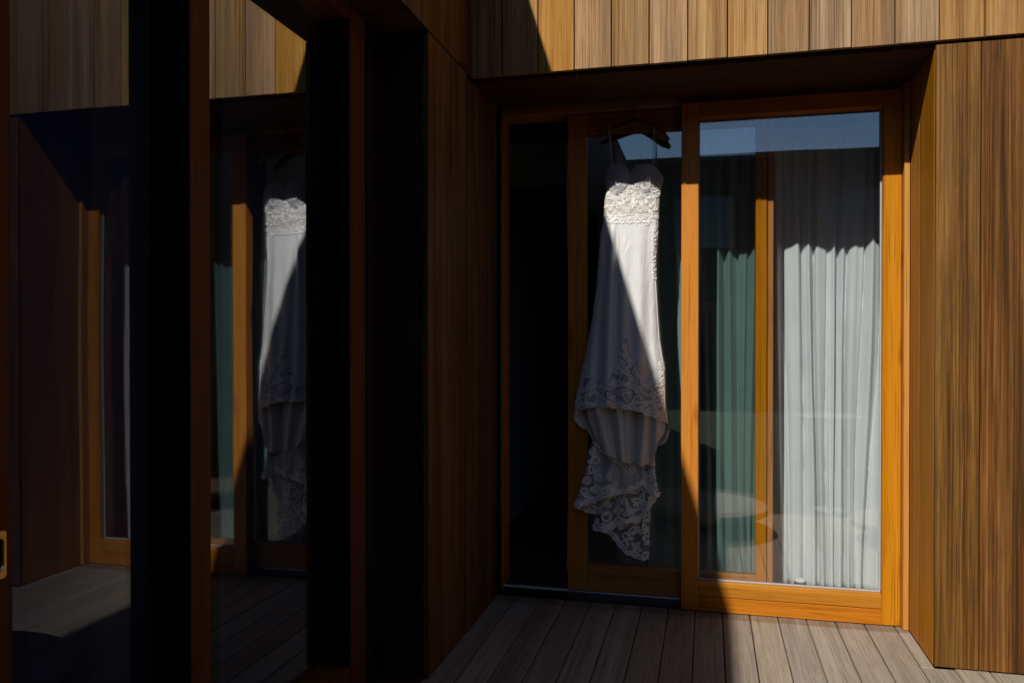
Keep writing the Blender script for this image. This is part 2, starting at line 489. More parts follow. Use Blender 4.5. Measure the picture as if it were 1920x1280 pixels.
# ------------------------------------------------------------------ back wing
wall = empty('cladding_wall', (W / 2, 0.1, 0), 'timber clad wall facing the deck with a deep door niche, boards lit by sun on its right', 'wall')
up_me = box_mesh('cladding_board', BW - 0.005, 0.022, TOP - H, M['fascia'], 0.0015)
first = box_mesh('cladding_board', 0.144, 0.022, TOP - H, M['fascia'], 0.0015)
place('cladding_board', first, (0.0705, 0.011, (TOP + H) / 2), wall)
x = 0.1455
while x < GX:
    place('cladding_board', up_me, (x + BW / 2, 0.011 + random.uniform(-0.0012, 0.0012), (TOP + H) / 2 + random.uniform(-0.0015, 0.0015)), wall)
    if abs(x - 0.3085) < 0.01:
        ob = bpy.data.objects['cladding_board.002']; ob.data = ob.data.copy(); ob.data.materials[0] = M['fascia_orange']; ob['label'] = 'one fresher orange board among the tan ones'
    x += BW
lo_me = box_mesh('cladding_board', BW - 0.004, 0.022, H - 0.022, M['lower'], 0.0015)
x = W
while x < GX:
    place('cladding_board', lo_me, (x + BW / 2 - 0.001, 0.0125 + random.uniform(-0.001, 0.001), 0.006 + (H - 0.022) / 2), wall)
    x += BW
box('backing', -0.3, GX, 0.024, 0.20, H + 0.001, TOP - 0.02, M['backing'], wall, 0)
box('backing', -0.3, W + 0.03, 0.2005, 0.76, H + 0.0005, H + 0.06, M['backing'], wall, 0)
box('backing', W + 0.024, GX, 0.026, 0.40, -0.1, H - 0.005, M['backing'], wall, 0)
# niche linings
ry = [(0.024, 0.262), (0.2645, 0.415)]
for a, b in ry:
    box('reveal_board', W + 0.0015 * random.random(), W + 0.022, a, b, 0.004, H - 0.026, M['reveal'], wall, 0.0015)
for k in range(3):
    a = 0.03 + k * 0.145
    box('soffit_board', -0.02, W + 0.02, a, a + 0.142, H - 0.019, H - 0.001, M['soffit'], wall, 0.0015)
box('coping', -0.03, GX, -0.012, 0.5, TOP, TOP + 0.02, M['roof'], wall, 0.003)

# ------------------------------------------------------------------ left wing
XP2, XP1 = -0.262, -0.2885       # glass planes of the two leaves
lwall = empty('cladding_wall', (-0.2, -4.0, 0), 'shaded timber clad wing along the left with tall glass doors in it', 'wall')
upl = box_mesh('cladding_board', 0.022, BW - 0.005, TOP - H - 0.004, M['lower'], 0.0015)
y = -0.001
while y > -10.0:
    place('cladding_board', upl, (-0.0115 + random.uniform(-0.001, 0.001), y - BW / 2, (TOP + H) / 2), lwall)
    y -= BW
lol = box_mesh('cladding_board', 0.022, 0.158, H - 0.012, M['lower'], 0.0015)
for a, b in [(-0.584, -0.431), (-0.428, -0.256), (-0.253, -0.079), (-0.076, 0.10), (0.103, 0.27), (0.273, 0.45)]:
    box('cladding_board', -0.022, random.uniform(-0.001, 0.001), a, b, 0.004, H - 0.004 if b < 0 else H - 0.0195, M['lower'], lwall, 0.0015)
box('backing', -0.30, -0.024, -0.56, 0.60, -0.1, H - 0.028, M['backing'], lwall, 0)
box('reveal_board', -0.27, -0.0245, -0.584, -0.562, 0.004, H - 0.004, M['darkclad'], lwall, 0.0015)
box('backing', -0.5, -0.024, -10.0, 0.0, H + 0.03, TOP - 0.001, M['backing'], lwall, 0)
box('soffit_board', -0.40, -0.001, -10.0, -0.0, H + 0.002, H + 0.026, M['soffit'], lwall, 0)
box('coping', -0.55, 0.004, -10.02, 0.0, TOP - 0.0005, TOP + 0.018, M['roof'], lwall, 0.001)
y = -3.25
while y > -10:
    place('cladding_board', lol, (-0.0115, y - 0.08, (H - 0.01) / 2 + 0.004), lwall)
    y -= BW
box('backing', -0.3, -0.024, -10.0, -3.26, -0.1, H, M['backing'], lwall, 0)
box('sill', -0.36, -0.02, -3.25, -0.59, -0.02, 0.012, M['soffit'], lwall)

def left_leaf(xg, y0, y1, st0, st1, label, front=0.035):
    """a glazed sliding leaf in the left wing: glass in plane x=xg, from y0 to y1"""
    t = empty('sliding_door', (xg, (y0 + y1) / 2, 0.012), label, 'sliding door', 'glass doors of the left wing')
    f0, f1 = xg - 0.035, xg + front
    box('stile', f0, f1, y0, y0 + st0, 0.014, 2.56, M['frame_shade'], t)
    box('stile', f0, f1, y1 - st1, y1, 0.014, 2.56, M['frame_shade'], t)
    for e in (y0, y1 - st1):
        box('dark_side_strip', f0 + 0.003, f1 - 0.002, e - 0.004, e - 0.0005, 0.016, 2.55, M['rubber'], t, 0)  # black strip added to darken the side face of the stile
    box('rail', f0 + 0.002, f1 - 0.002, y0 + st0, y1 - st1 - 0.005, 0.014, 0.14, M['frame_shade'], t)
    box('rail', f0 + 0.002, f1 - 0.002, y0 + st0, y1 - st1, 2.46, 2.56, M['frame_shade'], t)
    box('glass_pane', xg - 0.003, xg + 0.003, y0 + st0 - 0.01, y1 - st1 + 0.01, 0.13, 2.47, M['glass_left'], t, 0)
    return t
# outer leaf (far) and inner leaf (near)
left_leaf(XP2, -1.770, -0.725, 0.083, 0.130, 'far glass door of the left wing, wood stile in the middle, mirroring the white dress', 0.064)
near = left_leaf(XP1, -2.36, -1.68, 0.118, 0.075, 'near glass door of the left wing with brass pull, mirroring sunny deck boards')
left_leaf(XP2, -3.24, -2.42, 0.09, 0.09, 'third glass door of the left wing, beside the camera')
box('jamb', -0.33, -0.19, -0.722, -0.586, 0.012, 2.56, M['darkclad'], lwall)

# brass flush pull: a rounded plate with a recessed well
def rrect(cy, cz, hy, hz, r, n=6):
    pts = []
    for qx, qz, a0 in ((1, 1, 0), (-1, 1, 90), (-1, -1, 180), (1, -1, 270)):
        for k in range(n + 1):
            a = math.radians(a0 + 90 * k / n)
            pts.append((cy + qx * (hy - r) + r * math.cos(a), cz + qz * (hz - r) + r * math.sin(a)))
    return pts
def flush_pull():
    xs = XP1 + 0.035
    cy, cz = -2.294, 0.909
    loops = [(rrect(cy, cz, 0.033, 0.045, 0.007), xs + 0.0005), (rrect(cy, cz, 0.033, 0.045, 0.007), xs + 0.005),
             (rrect(cy, cz, 0.028, 0.032, 0.012), xs + 0.005), (rrect(cy, cz, 0.026, 0.030, 0.012), xs + 0.001)]
    V, F = [], []
    for lp, xx in loops:
        V += [(xx, a, b) for a, b in lp]
    n = len(loops[0][0])
    for i in range(len(loops) - 1):
        for j in range(n):
            F.append((i * n + j, i * n + (j + 1) % n, (i + 1) * n + (j + 1) % n, (i + 1) * n + j))
    h = mesh_obj('flush_pull', V, F, M['brass'], near, smooth=False)
    V = [(xs + 0.0012, a, b) for a, b in loops[3][0]]
    mesh_obj('well', V + [(xs + 0.0008, a, b) for a, b in loops[3][0]], [tuple(range(n)), tuple(range(n, 2 * n))[::-1]] + [(j, (j + 1) % n, n + (j + 1) % n, n + j) for j in range(n)], M['rubber'], h, smooth=False)
flush_pull()

# ------------------------------------------------------------------ doors of the niche
frame = empty('door_frame', (W / 2, 0.5, 0), 'orange varnished wooden door frame lining the back of the niche', 'door frame')
box('jamb', 1.903, 1.9265, 0.416, 0.66, 0.002, H - 0.03, M['frame'], frame)
box('jamb', 0.001, 0.013, 0.535, 0.66, 0.002, H - 0.002, M['frame'], frame)
box('head', 0.014, 1.902, 0.50, 0.66, 2.455, H - 0.004, M['frame_x'], frame)
box('threshold', 0.014, 0.349, 0.556, 0.68, -0.02, 0.030, M['metal'], frame, 0.003)
box('threshold_lip', 0.014, 0.349, 0.540, 0.5555, 0.022, 0.034, M['sill_metal'], frame, 0.003)
box('threshold', 0.014, 0.349, 0.542, 0.5555, -0.02, 0.0215, M['rubber'], frame, 0)
box('threshold', 0.3495, 0.915, 0.540, 0.68, -0.02, 0.030, M['metal'], frame, 0.003)
box('threshold', 0.916, 1.902, 0.54, 0.68, -0.02, 0.030, M['metal'], frame, 0.003)
box('head_lining', 0.014, 1.902, 0.662, 0.72, 2.36, H, M['backing'], frame, 0)

fx = empty('fixed_window', (1.41, 0.49, 0), 'fixed glass panel in sunlit orange pine frame at the right of the niche', 'window')
box('stile', 0.920, 1.0015, 0.460, 0.530, 0.003, 2.452, M['frame'], fx, 0.003)
box('stile', 1.822, 1.9015, 0.460, 0.530, 0.003, 2.452, M['frame'], fx, 0.003)
box('rail', 1.002, 1.8215, 0.4615, 0.529, 0.003, 0.0735, M['frame_x'], fx, 0.0015)
box('rail', 1.002, 1.8215, 0.4610, 0.529, 0.0755, 0.146, M['frame_x'], fx, 0.0025)
box('rail', 1.002, 1.8215, 0.4615, 0.529, 2.376, 2.452, M['frame_x'], fx, 0.002)
box('glass_pane', 0.996, 1.828, 0.496, 0.502, 0.141, 2.381, M['glass_fixed'], fx, 0)
gk = box('gasket', 1.003, 1.8205, 0.484, 0.494, 0.1465, 0.1535, M['gasket'], fx, 0.001)
box('gasket', 1.8145, 1.8215, 0.484, 0.494, 0.154, 2.375, M['gasket'], fx, 0.001)
box('gasket', 1.002, 1.0065, 0.486, 0.494, 0.154, 2.375, M['gasket'], fx, 0.001)

sl = empty('sliding_door', (0.85, 0.57, 0.03), 'glass sliding door pushed half open behind the hanging white dress', 'sliding door')
box('stile', 0.351, 0.447, 0.540, 0.605, 0.032, 2.45, M['frame'], sl, 0.003)
box('stile', 1.270, 1.322, 0.540, 0.605, 0.032, 2.45, M['frame'], sl, 0.003)
box('edge_strip', 1.326, 1.352, 0.546, 0.600, 0.032, 2.45, M['frame'], sl, 0.002)
box('rail', 0.4475, 1.2695, 0.5415, 0.6035, 0.032, 0.166, M['frame_x'], sl, 0.002)
box('rail', 0.4475, 1.2695, 0.5415, 0.6035, 2.350, 2.45, M['frame_x'], sl, 0.002)
box('glass_pane', 0.441, 1.276, 0.570, 0.576, 0.16, 2.356, M['glass_slide'], sl, 0)

# ------------------------------------------------------------------ room behind
box('interior_floor', -0.3, 6.0, 0.681, 5.0, -0.1, 0.02, M['intfloor'], kind='structure', bevel=0)
box('interior_ceiling', -0.3, 6.0, 0.721, 5.0, 2.46, 2.6, M['plaster'], kind='structure', bevel=0)
box('interior_wall', -0.42, -0.302, 0.62, 5.0, -0.1, 2.6, M['plaster'], kind='structure', bevel=0)
box('interior_wall', -0.3, 6.0, 5.0, 5.1, -0.1, 2.6, M['plaster'], kind='structure', bevel=0)
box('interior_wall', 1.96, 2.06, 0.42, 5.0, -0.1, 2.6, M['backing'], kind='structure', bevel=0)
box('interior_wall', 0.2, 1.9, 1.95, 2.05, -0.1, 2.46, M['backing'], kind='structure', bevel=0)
box('bulkhead', -0.3, 0.9, 1.6, 1.7, 2.31, 2.458, M['plaster'], kind='structure', bevel=0)
box('interior_floor', -4.0, -0.35, -10.0, 0.4, -0.1, 0.0, M['intfloor'], kind='structure', bevel=0)
box('interior_ceiling', -4.0, -0.41, -10.0, 0.4, 2.58, 2.66, M['plaster'], kind='structure', bevel=0)
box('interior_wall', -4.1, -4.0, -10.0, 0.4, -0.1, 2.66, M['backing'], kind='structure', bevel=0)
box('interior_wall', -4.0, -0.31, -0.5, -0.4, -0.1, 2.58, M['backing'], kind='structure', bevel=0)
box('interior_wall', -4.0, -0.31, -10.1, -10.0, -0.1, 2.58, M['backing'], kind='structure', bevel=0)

def curtain(name, c0, c1, base, axis, z0, z1, amp, lam, seed, label, group=None, bulge=None):
    r = np.random.default_rng(seed)
    n, m = int(abs(c1 - c0) / 0.0025), 46
    s = np.linspace(0, 1, n)
    # irregular folds: phase speed changes along the width
    xx = c0 + s * (c1 - c0)
    grid = np.linspace(min(c0, c1), max(c0, c1), 26)
    speed = 1 + 0.9 * np.interp(xx, grid, r.uniform(-1, 1, 26))
    ph = np.cumsum(speed) * abs(c1 - c0) / n * np.pi / lam
    a_loc = np.interp(xx, grid, r.uniform(0.45, 1.1, 26))
    drift = np.interp(xx, grid, r.uniform(-1, 1, 26))
    wob = [r.uniform(0, 6.28, 4) for _ in range(2)]
    V = []
    for j in range(m):
        t = j / (m - 1); z = z0 + t * (z1 - z0)
        k = 1 - t
        p = ph + 1.3 * k * k * np.sin(xx * 7 + wob[1][2]) + 0.6 * k * np.sin(xx * 9 + wob[0][0] + 1.2 * k) + 0.2 * np.sin(4 * t + xx * 5 + wob[0][1])
        f = 2 * np.abs(np.sin(p)) ** 0.55 - 1.2                 # broad rounded pleats, narrow creases between
        yy = base - 0.5 * amp * a_loc * (0.8 + 0.3 * k) * f + 0.10 * amp * np.sin(2.7 * p + 1 + 2 * t) + 0.012 * np.sin(xx * 17 + 3 * t + wob[1][0])
        yy = yy + 0.0025 * np.sin(22 * t + p * 0.5) * k + 0.022 * drift * k * np.sin(3.4 * t)
        sh = xx + 0.022 * k * np.sin(xx * 11 + 2.2 * t + wob[1][1]) + 0.008 * k * np.sin(xx * 37 + 5 * t)
        if axis == 'x':
            V.append(np.stack([sh, yy, np.full(n, z)], 1))
        else:
            V.append(np.stack([yy, sh, np.full(n, z)], 1))
    V = np.concatenate(V)
    F = [(j * n + i, j * n + i + 1, (j + 1) * n + i + 1, (j + 1) * n + i) for j in range(m - 1) for i in range(n - 1)]
    org = (((c0 + c1) / 2, base, z0) if axis == 'x' else (base, (c0 + c1) / 2, z0))
    o = mesh_obj(name, V, F, M['sheer'], origin=org)
    sm = o.modifiers.new('thick', 'SOLIDIFY'); sm.thickness = 0.001
    return tag(o, label, 'curtain', group)
curtain('curtain', 1.36, 1.895, 0.775, 'x', 0.045, 2.44, 0.062, 0.078, 4, 'white sheer curtain in sunlight behind the clear right half of the window')
curtain('curtain', 0.56, 1.34, 0.785, 'x', 0.045, 2.44, 0.070, 0.080, 9, 'sheer curtain showing green through the doubled glass between the two wood posts')
curtain('curtain', 0.30, 0.40, 0.78, 'x', 0.045, 2.44, 0.030, 0.06, 5, 'narrow dim gathered curtain edge inside the open doorway')
curtain('curtain', -1.18, -0.56, -0.50, 'y', 0.03, 2.55, 0.035, 0.12, 21, 'dim bluish sheer curtain inside the far left glass door')
curtain('curtain', -2.05, -1.32, -0.50, 'y', 0.03, 2.55, 0.035, 0.13, 22, 'dim bluish sheer curtain inside the near left glass door')
st = empty('door_stop', (1.487, 0.640, 0.0305), 'small black rubber door stop with white cap at the foot of the white curtain', 'door stop')
lathe('body', [(0.030, 0.0), (0.031, 0.004), (0.029, 0.092), (0.026, 0.096)], M['rubber'], st, 20, (1.487, 0.640, 0.0305))
lathe('cap', [(0.026, 0.0965), (0.027, 0.104), (0.020, 0.110)], M['white'], st, 20, (1.487, 0.640, 0.0305))

# ------------------------------------------------------------------ the wedding dress
dress = empty('wedding_dress', (0.683, 0.48, 0.225), 'long ivory wedding dress with lace bodice and scalloped train hanging before the glass door', 'dress')
def pl(pts):
    a = np.array(sorted(pts)); return lambda v: np.interp(v, a[:, 0], a[:, 1])
Lz = pl([(z, x) for x, z in [(.562, 2.22), (.557, 2.133), (.549, 2.113), (.555, 2.05), (.545, 2.001), (.540, 1.901), (.523, 1.826), (.514, 1.70), (.503, 1.564), (.484, 1.42), (.448, 1.222), (.420, 1.09), (.397, .984), (.391, .955), (.399, .899), (.420, .60)]])
Rz = pl([(z, x) for x, z in [(.815, 2.22), (.826, 2.125), (.833, 2.099), (.816, 2.017), (.811, 1.913), (.807, 1.817), (.801, 1.70), (.801, 1.624), (.806, 1.53), (.812, 1.431), (.821, 1.302), (.842, 1.173), (.846, .993), (.858, .90), (.860, .857), (.85, .60)]])
cupz = pl([(.540, 2.10), (.557, 2.133), (.571, 2.164), (.585, 2.176), (.604, 2.182), (.620, 2.179), (.636, 2.171), (.650, 2.160), (.662, 2.143), (.672, 2.122), (.681, 2.138), (.693, 2.153), (.708, 2.163), (.724, 2.168), (.756, 2.168), (.775, 2.163), (.793, 2.153), (.808, 2.136), (.820, 2.118), (.84, 2.09)])
hemz0 = pl([(.38, .950), (.391, .955), (.408, .968), (.464, .975), (.509, .989), (.572, .985), (.641, .984), (.710, .972), (.771, .947), (.848, .910), (.87, .90)])
def scal(x, f=60.0, a=0.010):
    return a * np.abs(np.sin(x * f))
hemz = lambda x: hemz0(x) + 0.004 - scal(x)
backz0 = pl([(.385, .955), (.391, .945), (.399, .899), (.43, .872), (.461, .853), (.478, .82), (.493, .790), (.55, .735), (.63, .69), (.70, .68), (.77, .72), (.789, .757), (.802, .787), (.845, .815), (.860, .857), (.87, .87)])
backz = lambda x: backz0(x) - scal(x, 70, 0.007)

def skirt_y(x, z):
    """front surface of bodice and skirt: y as a function of x and z"""
    x = np.asarray(x, float); z = np.asarray(z, float)
    l, r = Lz(z), Rz(z); c = (l + r) / 2; a = (r - l) / 2
    q = np.clip((x - c) / a, -1, 1)
    b = np.interp(z, [0.8, 1.0, 1.3, 1.6, 1.85, 2.0, 2.2], [0.105, 0.095, 0.080, 0.062, 0.045, 0.036, 0.030])
    y = 0.490 - b * (1 - np.abs(q) ** 2.6) ** 0.6
    # cups
    for cx in (0.613, 0.747):
        y = y - 0.015 * np.exp(-(((x - cx) / 0.052) ** 2 + ((z - 2.105) / 0.055) ** 2))
    y = y + 0.007 * np.exp(-((x - 0.675) / 0.02) ** 2) * np.clip((z - 1.99) / 0.1, 0, 1)
    # folds running down the skirt from the waist
    k = np.clip((1.93 - z) / 0.9, 0, 1)
    e = (1 - q ** 2) ** 0.5
    def fold(x0, z0, x1, z1, w0, w1, amp):
        t = np.clip((z0 - z) / (z0 - z1), 0, 1.3)
        xc = x0 + (x1 - x0) * t
        w = w0 + (w1 - w0) * t
        return amp * np.exp(-((x - xc) / w) ** 2)
    g = np.clip((1.90 - z) / 0.12, 0, 1)
    y = y - g * e * (fold(.585, 1.9, .575, .98, .010, .036, 0.017) + fold(.655, 1.9, .64, .98, .016, .034, 0.015) * k
                     + fold(.735, 1.9, .715, .98, .02, .032, 0.017) * k + fold(.79, 1.9, .80, .98, .012, .03, 0.011)
                     - fold(.610, 1.9, .61, .98, .008, .022, 0.016) - fold(.555, 1.9, .50, .98, .012, .035, 0.011) - fold(.765, 1.9, .76, .98, .012, .03, 0.010) * k
                     + fold(.545, 1.7, .455, .98, .012, .03, 0.010) * k)
    y = y + 0.0035 * e * g * np.sin(9 * (z - 1.9) + 26 * (x - .68)) * np.exp(-((z - 1.72) / .16) ** 2) + 0.0045 * k * e * np.sin(x * 70 + 2.5 * z) + 0.0022 * e * g * np.sin(31 * z + 42 * x) * np.exp(-((x - .76) / .05) ** 2)
    # a small buckle low on the right of the skirt
    y = y + e * (0.014 * np.exp(-(((x - .765) / .03) ** 2 + ((z - 1.135 - .3 * (x - .765)) / .018) ** 2)) - 0.010 * np.exp(-(((x - .76) / .035) ** 2 + ((z - 1.09) / .022) ** 2)))
    return y
def back_y(x, z):
    l, r = Lz(z), Rz(z); c = (l + r) / 2; a = (r - l) / 2
    q = np.clip((x - c) / a, -1, 1)
    b = np.interp(z, [0.7, 1.0, 1.6, 2.2], [0.045, 0.045, 0.040, 0.035])
    return 0.490 + b * (1 - np.abs(q) ** 2.6) ** 0.6 + 0.006 * np.sin(x * 60) * (1 - q ** 2)

def sheet(fn, top, bot, nu, nv):
    """grid whose columns follow the side lines; top and bottom are functions of x"""
    s = np.linspace(0, 1, nu)
    def solve(fz, z):
        z = np.full(nu, z)
        for _ in range(25):
            z = 0.5 * z + 0.5 * fz(Lz(z) + s * (Rz(z) - Lz(z)))
        return z
    zt = solve(top, 1.9); zb = solve(bot, 1.0)
    V = []
    for j in range(nv):
        z = zt + (zb - zt) * j / (nv - 1)
        x = Lz(z) + s * (Rz(z) - Lz(z))
        V.append(np.stack([x, fn(x, z), z], 1))
    F = [(j * nu + i, j * nu + i + 1, (j + 1) * nu + i + 1, (j + 1) * nu + i) for j in range(nv - 1) for i in range(nu - 1)]
    return np.concatenate(V), F
def two_sides(name, top_f, bot_f, top_b, bot_b, nu, nv, mat, parent):
    v1, f1 = sheet(skirt_y, top_f, bot_f, nu, nv)
    v2, f2 = sheet(back_y, top_b, bot_b, nu, nv)
    n = len(v1)
    o = mesh_obj(name, np.concatenate([v1, v2]), f1 + [tuple(n + i for i in f[::-1]) for f in f2], mat, parent)
    m = o.modifiers.new('cloth', 'SOLIDIFY'); m.thickness = 0.0015; m.offset = 0
    return o
waist = lambda x: 1.915 + 0 * np.asarray(x)
cupline = lambda x: 2.050 + 0.022 * np.cos((np.asarray(x) - 0.68) * 46) + 0.0 * np.asarray(x)
skirt = two_sides('skirt', waist, hemz, waist, backz, 190, 260, M['satin'], dress)
bodice = two_sides('bodice', cupline, waist, lambda x: 2.07 + 0 * np.asarray(x), waist, 130, 60, M['bodice'], dress)
def cup(x0, x1, name='cup'):
    nu, nv = 70, 50
    s = np.linspace(0, 1, nu); V = []
    xx = x0 + s * (x1 - x0)
    for j in range(nv):
        t = j / (nv - 1)
        zt = cupz(xx); zb = cupline(xx) - 0.004
        z = zt + (zb - zt) * t
        lx, rx = Lz(z), Rz(z)
        x = np.clip(xx, lx, rx)
        y = skirt_y(x, z) - 0.0015
        V.append(np.stack([x, y, z], 1))
    V = np.concatenate(V)
    F = [(j * nu + i, j * nu + i + 1, (j + 1) * nu + i + 1, (j + 1) * nu + i) for j in range(nv - 1) for i in range(nu - 1)]
    o = mesh_obj(name, V, F, M['cup'], dress)
    m = o.modifiers.new('cloth', 'SOLIDIFY'); m.thickness = 0.004; m.offset = 0
    return o
cup(0.5485, 0.672); cup(0.672, 0.834)

# --- lace: raised cords that lie on the cloth
def inside(poly, p):
    x, y = p[:, 0], p[:, 1]; c = np.zeros(len(p), bool); j = len(poly) - 1
    for i in range(len(poly)):
        xi, yi = poly[i]; xj, yj = poly[j]
        hit = ((yi > y) != (yj > y)) & (x < (xj - xi) * (y - yi) / (yj - yi + 1e-12) + xi)
        c ^= hit; j = i
    return c
def scroll(R, a0, turns=1.3, d=1, r1=0.25):
    t = np.linspace(0, 1, 22); r = R * (1 - (1 - r1) * t); a = a0 + d * t * turns * 2 * np.pi
    return np.stack([r * np.cos(a), r * np.sin(a)], 1)
def tear(R, a0, wd=0.5):
    t = np.linspace(0, 2 * np.pi, 24)
    u = R * np.cos(t); v = wd * R * np.sin(t) * np.sin(t / 2)
    return np.stack([u * np.cos(a0) - v * np.sin(a0), u * np.sin(a0) + v * np.cos(a0)], 1)
def ring(R):
    t = np.linspace(0, 2 * np.pi, 20); return np.stack([R * np.cos(t), R * np.sin(t)], 1)
def arc(R, a0, span):
    t = np.linspace(0, 1, 12); a = a0 + span * t; return np.stack([R * np.cos(a), R * np.sin(a)], 1)
def motif(R, r):
    k = r.integers(0, 6); a = r.uniform(0, 6.28); d = 1 if r.random() < 0.5 else -1
    if k == 0: return [scroll(R, a, 1.4, d)]
    if k == 1: return [tear(R, a, 0.62), 0.5 * tear(R, a, 0.6)]
    if k == 2: return [ring(R * 0.75), ring(R * 0.32)]
    if k == 3: return [scroll(R, a, 1.0, d, 0.4), scroll(R * 0.9, a, 0.55, -d, 0.6)]
    if k == 4: return [arc(R, a, 4.2), 0.6 * tear(R, a + 1, 0.5)]
    return [tear(R * 0.75, a + q * 1.57, 0.5) + R * 0.72 * np.array([math.cos(a + q * 1.57), math.sin(a + q * 1.57)]) for q in range(4)]
def scatter(poly, rad, r, tries=1500, sep=1.75):
    poly = np.asarray(poly); lo, hi = poly.min(0), poly.max(0); got = []
    p = lo + r.random((tries, 2)) * (hi - lo); ok = inside(poly, p)
    for q in p[ok]:
        rr = rad * r.uniform(0.75, 1.2)
        if all((q[0] - g[0]) ** 2 + (q[1] - g[1]) ** 2 > (sep * 0.5 * (rr + g[2])) ** 2 for g in got):
            got.append((q[0], q[1], rr))
    return got
def lace(name, curves, fy, w, parent, poly=None, lift=0.0015, flat=0.45, mat=None, clip=False):
    """curves: lists of (x,z) points; every one becomes a flat raised cord lying on the surface fy"""
    lines = []
    for cv in curves:
        cv = np.asarray(cv, float)
        wd = w
        if clip:
            cv[:, 0] = np.clip(cv[:, 0], Lz(cv[:, 1]) + 0.002, Rz(cv[:, 1]) - 0.002)
        runs = [cv]
        if poly is not None:
            ok = inside(np.asarray(poly), cv); runs = []; cur = []
            for p, k in zip(cv, ok):
                if k: cur.append(p)
                elif len(cur): runs.append(np.array(cur)); cur = []
            if len(cur): runs.append(np.array(cur))
        for q in runs:
            if len(q) < 4: continue
            y = fy(q[:, 0], q[:, 1]) - lift
            rr = np.full(len(q), wd * rng.uniform(0.8, 1.15))
            if np.linalg.norm(q[0] - q[-1]) > 1e-6:
                rr[0] *= 0.5; rr[-1] *= 0.6
            lines.append((np.stack([q[:, 0], y, q[:, 1]], 1), rr))
    return tubes(name, lines, mat or M['lace'], parent, n=6, flat=flat, kind='stuff')
def along(pts, off=0.0, n=140, amp=0.0, lobes=10, up=1):
    """a line following a polyline, with scallop lobes"""
    P = np.asarray(pts, float); d = np.r_[0, np.cumsum(np.linalg.norm(np.diff(P, axis=0), axis=1))]
    s = np.linspace(0, d[-1], n); x = np.interp(s, d, P[:, 0]); z = np.interp(s, d, P[:, 1])
    t = np.gradient(np.stack([x, z], 1), axis=0); t /= np.linalg.norm(t, axis=1)[:, None] + 1e-9
    nrm = np.stack([-t[:, 1], t[:, 0]], 1) * up
    a = off - amp * np.abs(np.sin(np.pi * lobes * s / d[-1]))
    return np.stack([x, z], 1) + nrm * a[:, None]

# bodice lace
bp = [(0.552, 1.895), (0.550, 2.03), (0.580, 2.080), (0.635, 2.072), (0.68, 2.062), (0.73, 2.075), (0.765, 2.095), (0.80, 2.06), (0.808, 2.03), (0.806, 1.80), (0.785, 1.86), (0.74, 1.895), (0.68, 1.905), (0.62, 1.895), (0.59, 1.89)]
r1 = np.random.default_rng(4)
cv = []
big = [(.612, 2.018, .030, 1), (.712, 2.018, .030, -1), (.665, 1.962, .030, 1), (.745, 2.062, .024, -1), (.630, 1.985, .016, -1), (.70, 1.985, .014, 1)]
for cx, cz, R, d in big:
    for k, q in enumerate((1.0, 0.74, 0.48)):
        cv.append(np.array([cx, cz]) + scroll(R * q, 1.2 + 0.4 * k if d > 0 else 2.0 - 0.4 * k, 0.85, d, 0.75) * np.array([1.15, 0.95]))
for g in scatter(bp, 0.0135, r1, 2600, 1.85):
    if min((g[0] - b[0]) ** 2 + (g[1] - b[1]) ** 2 - (b[2] * 0.9) ** 2 for b in big) < 0: continue
    cv += [np.array(g[:2]) + c for c in motif(g[2], r1)]
for x0 in np.arange(0.572, 0.80, 0.034):
    cv.append(np.array([x0, 1.897 - 0.012 * math.sin((x0 - .57) * 14)]) + scroll(0.015, 0.3, 1.1, 1, 0.3))
    cv.append(np.array([x0 + .012, 1.893]) + arc(0.011, 3.3, 2.8))
cv.append(along([(.55, 1.925), (.60, 1.918), (.68, 1.922), (.75, 1.915), (.80, 1.905)], 0, 90, 0.003, 18))
lace('lace_applique', cv, skirt_y, 0.0027, bodice, None, lift=0.002, flat=0.9, clip=True)
# lace strip running down the right hand side of the skirt
r2 = np.random.default_rng(6); cv = []
for z in np.arange(1.885, 1.60, -0.021):
    xr = float(Rz(z)) - np.interp(z, [1.6, 1.885], [0.008, 0.022])
    cv += [np.array([xr, z]) + c for c in motif(0.011, r2)]
for z in np.arange(1.19, 0.93, -0.020):
    xr = float(Rz(z)) - 0.012
    cv += [np.array([xr, z]) + c for c in motif(0.012, r2)]
    xl = float(Lz(z)) + 0.012
    cv += [np.array([xl, z]) + c for c in motif(0.012, r2)]
zz = np.linspace(1.62, 1.0, 60)
cv.append(np.stack([Rz(zz) - 0.006, zz], 1))
lace('lace_applique', cv, skirt_y, 0.0024, skirt, None, lift=0.0015, flat=0.9, clip=True)
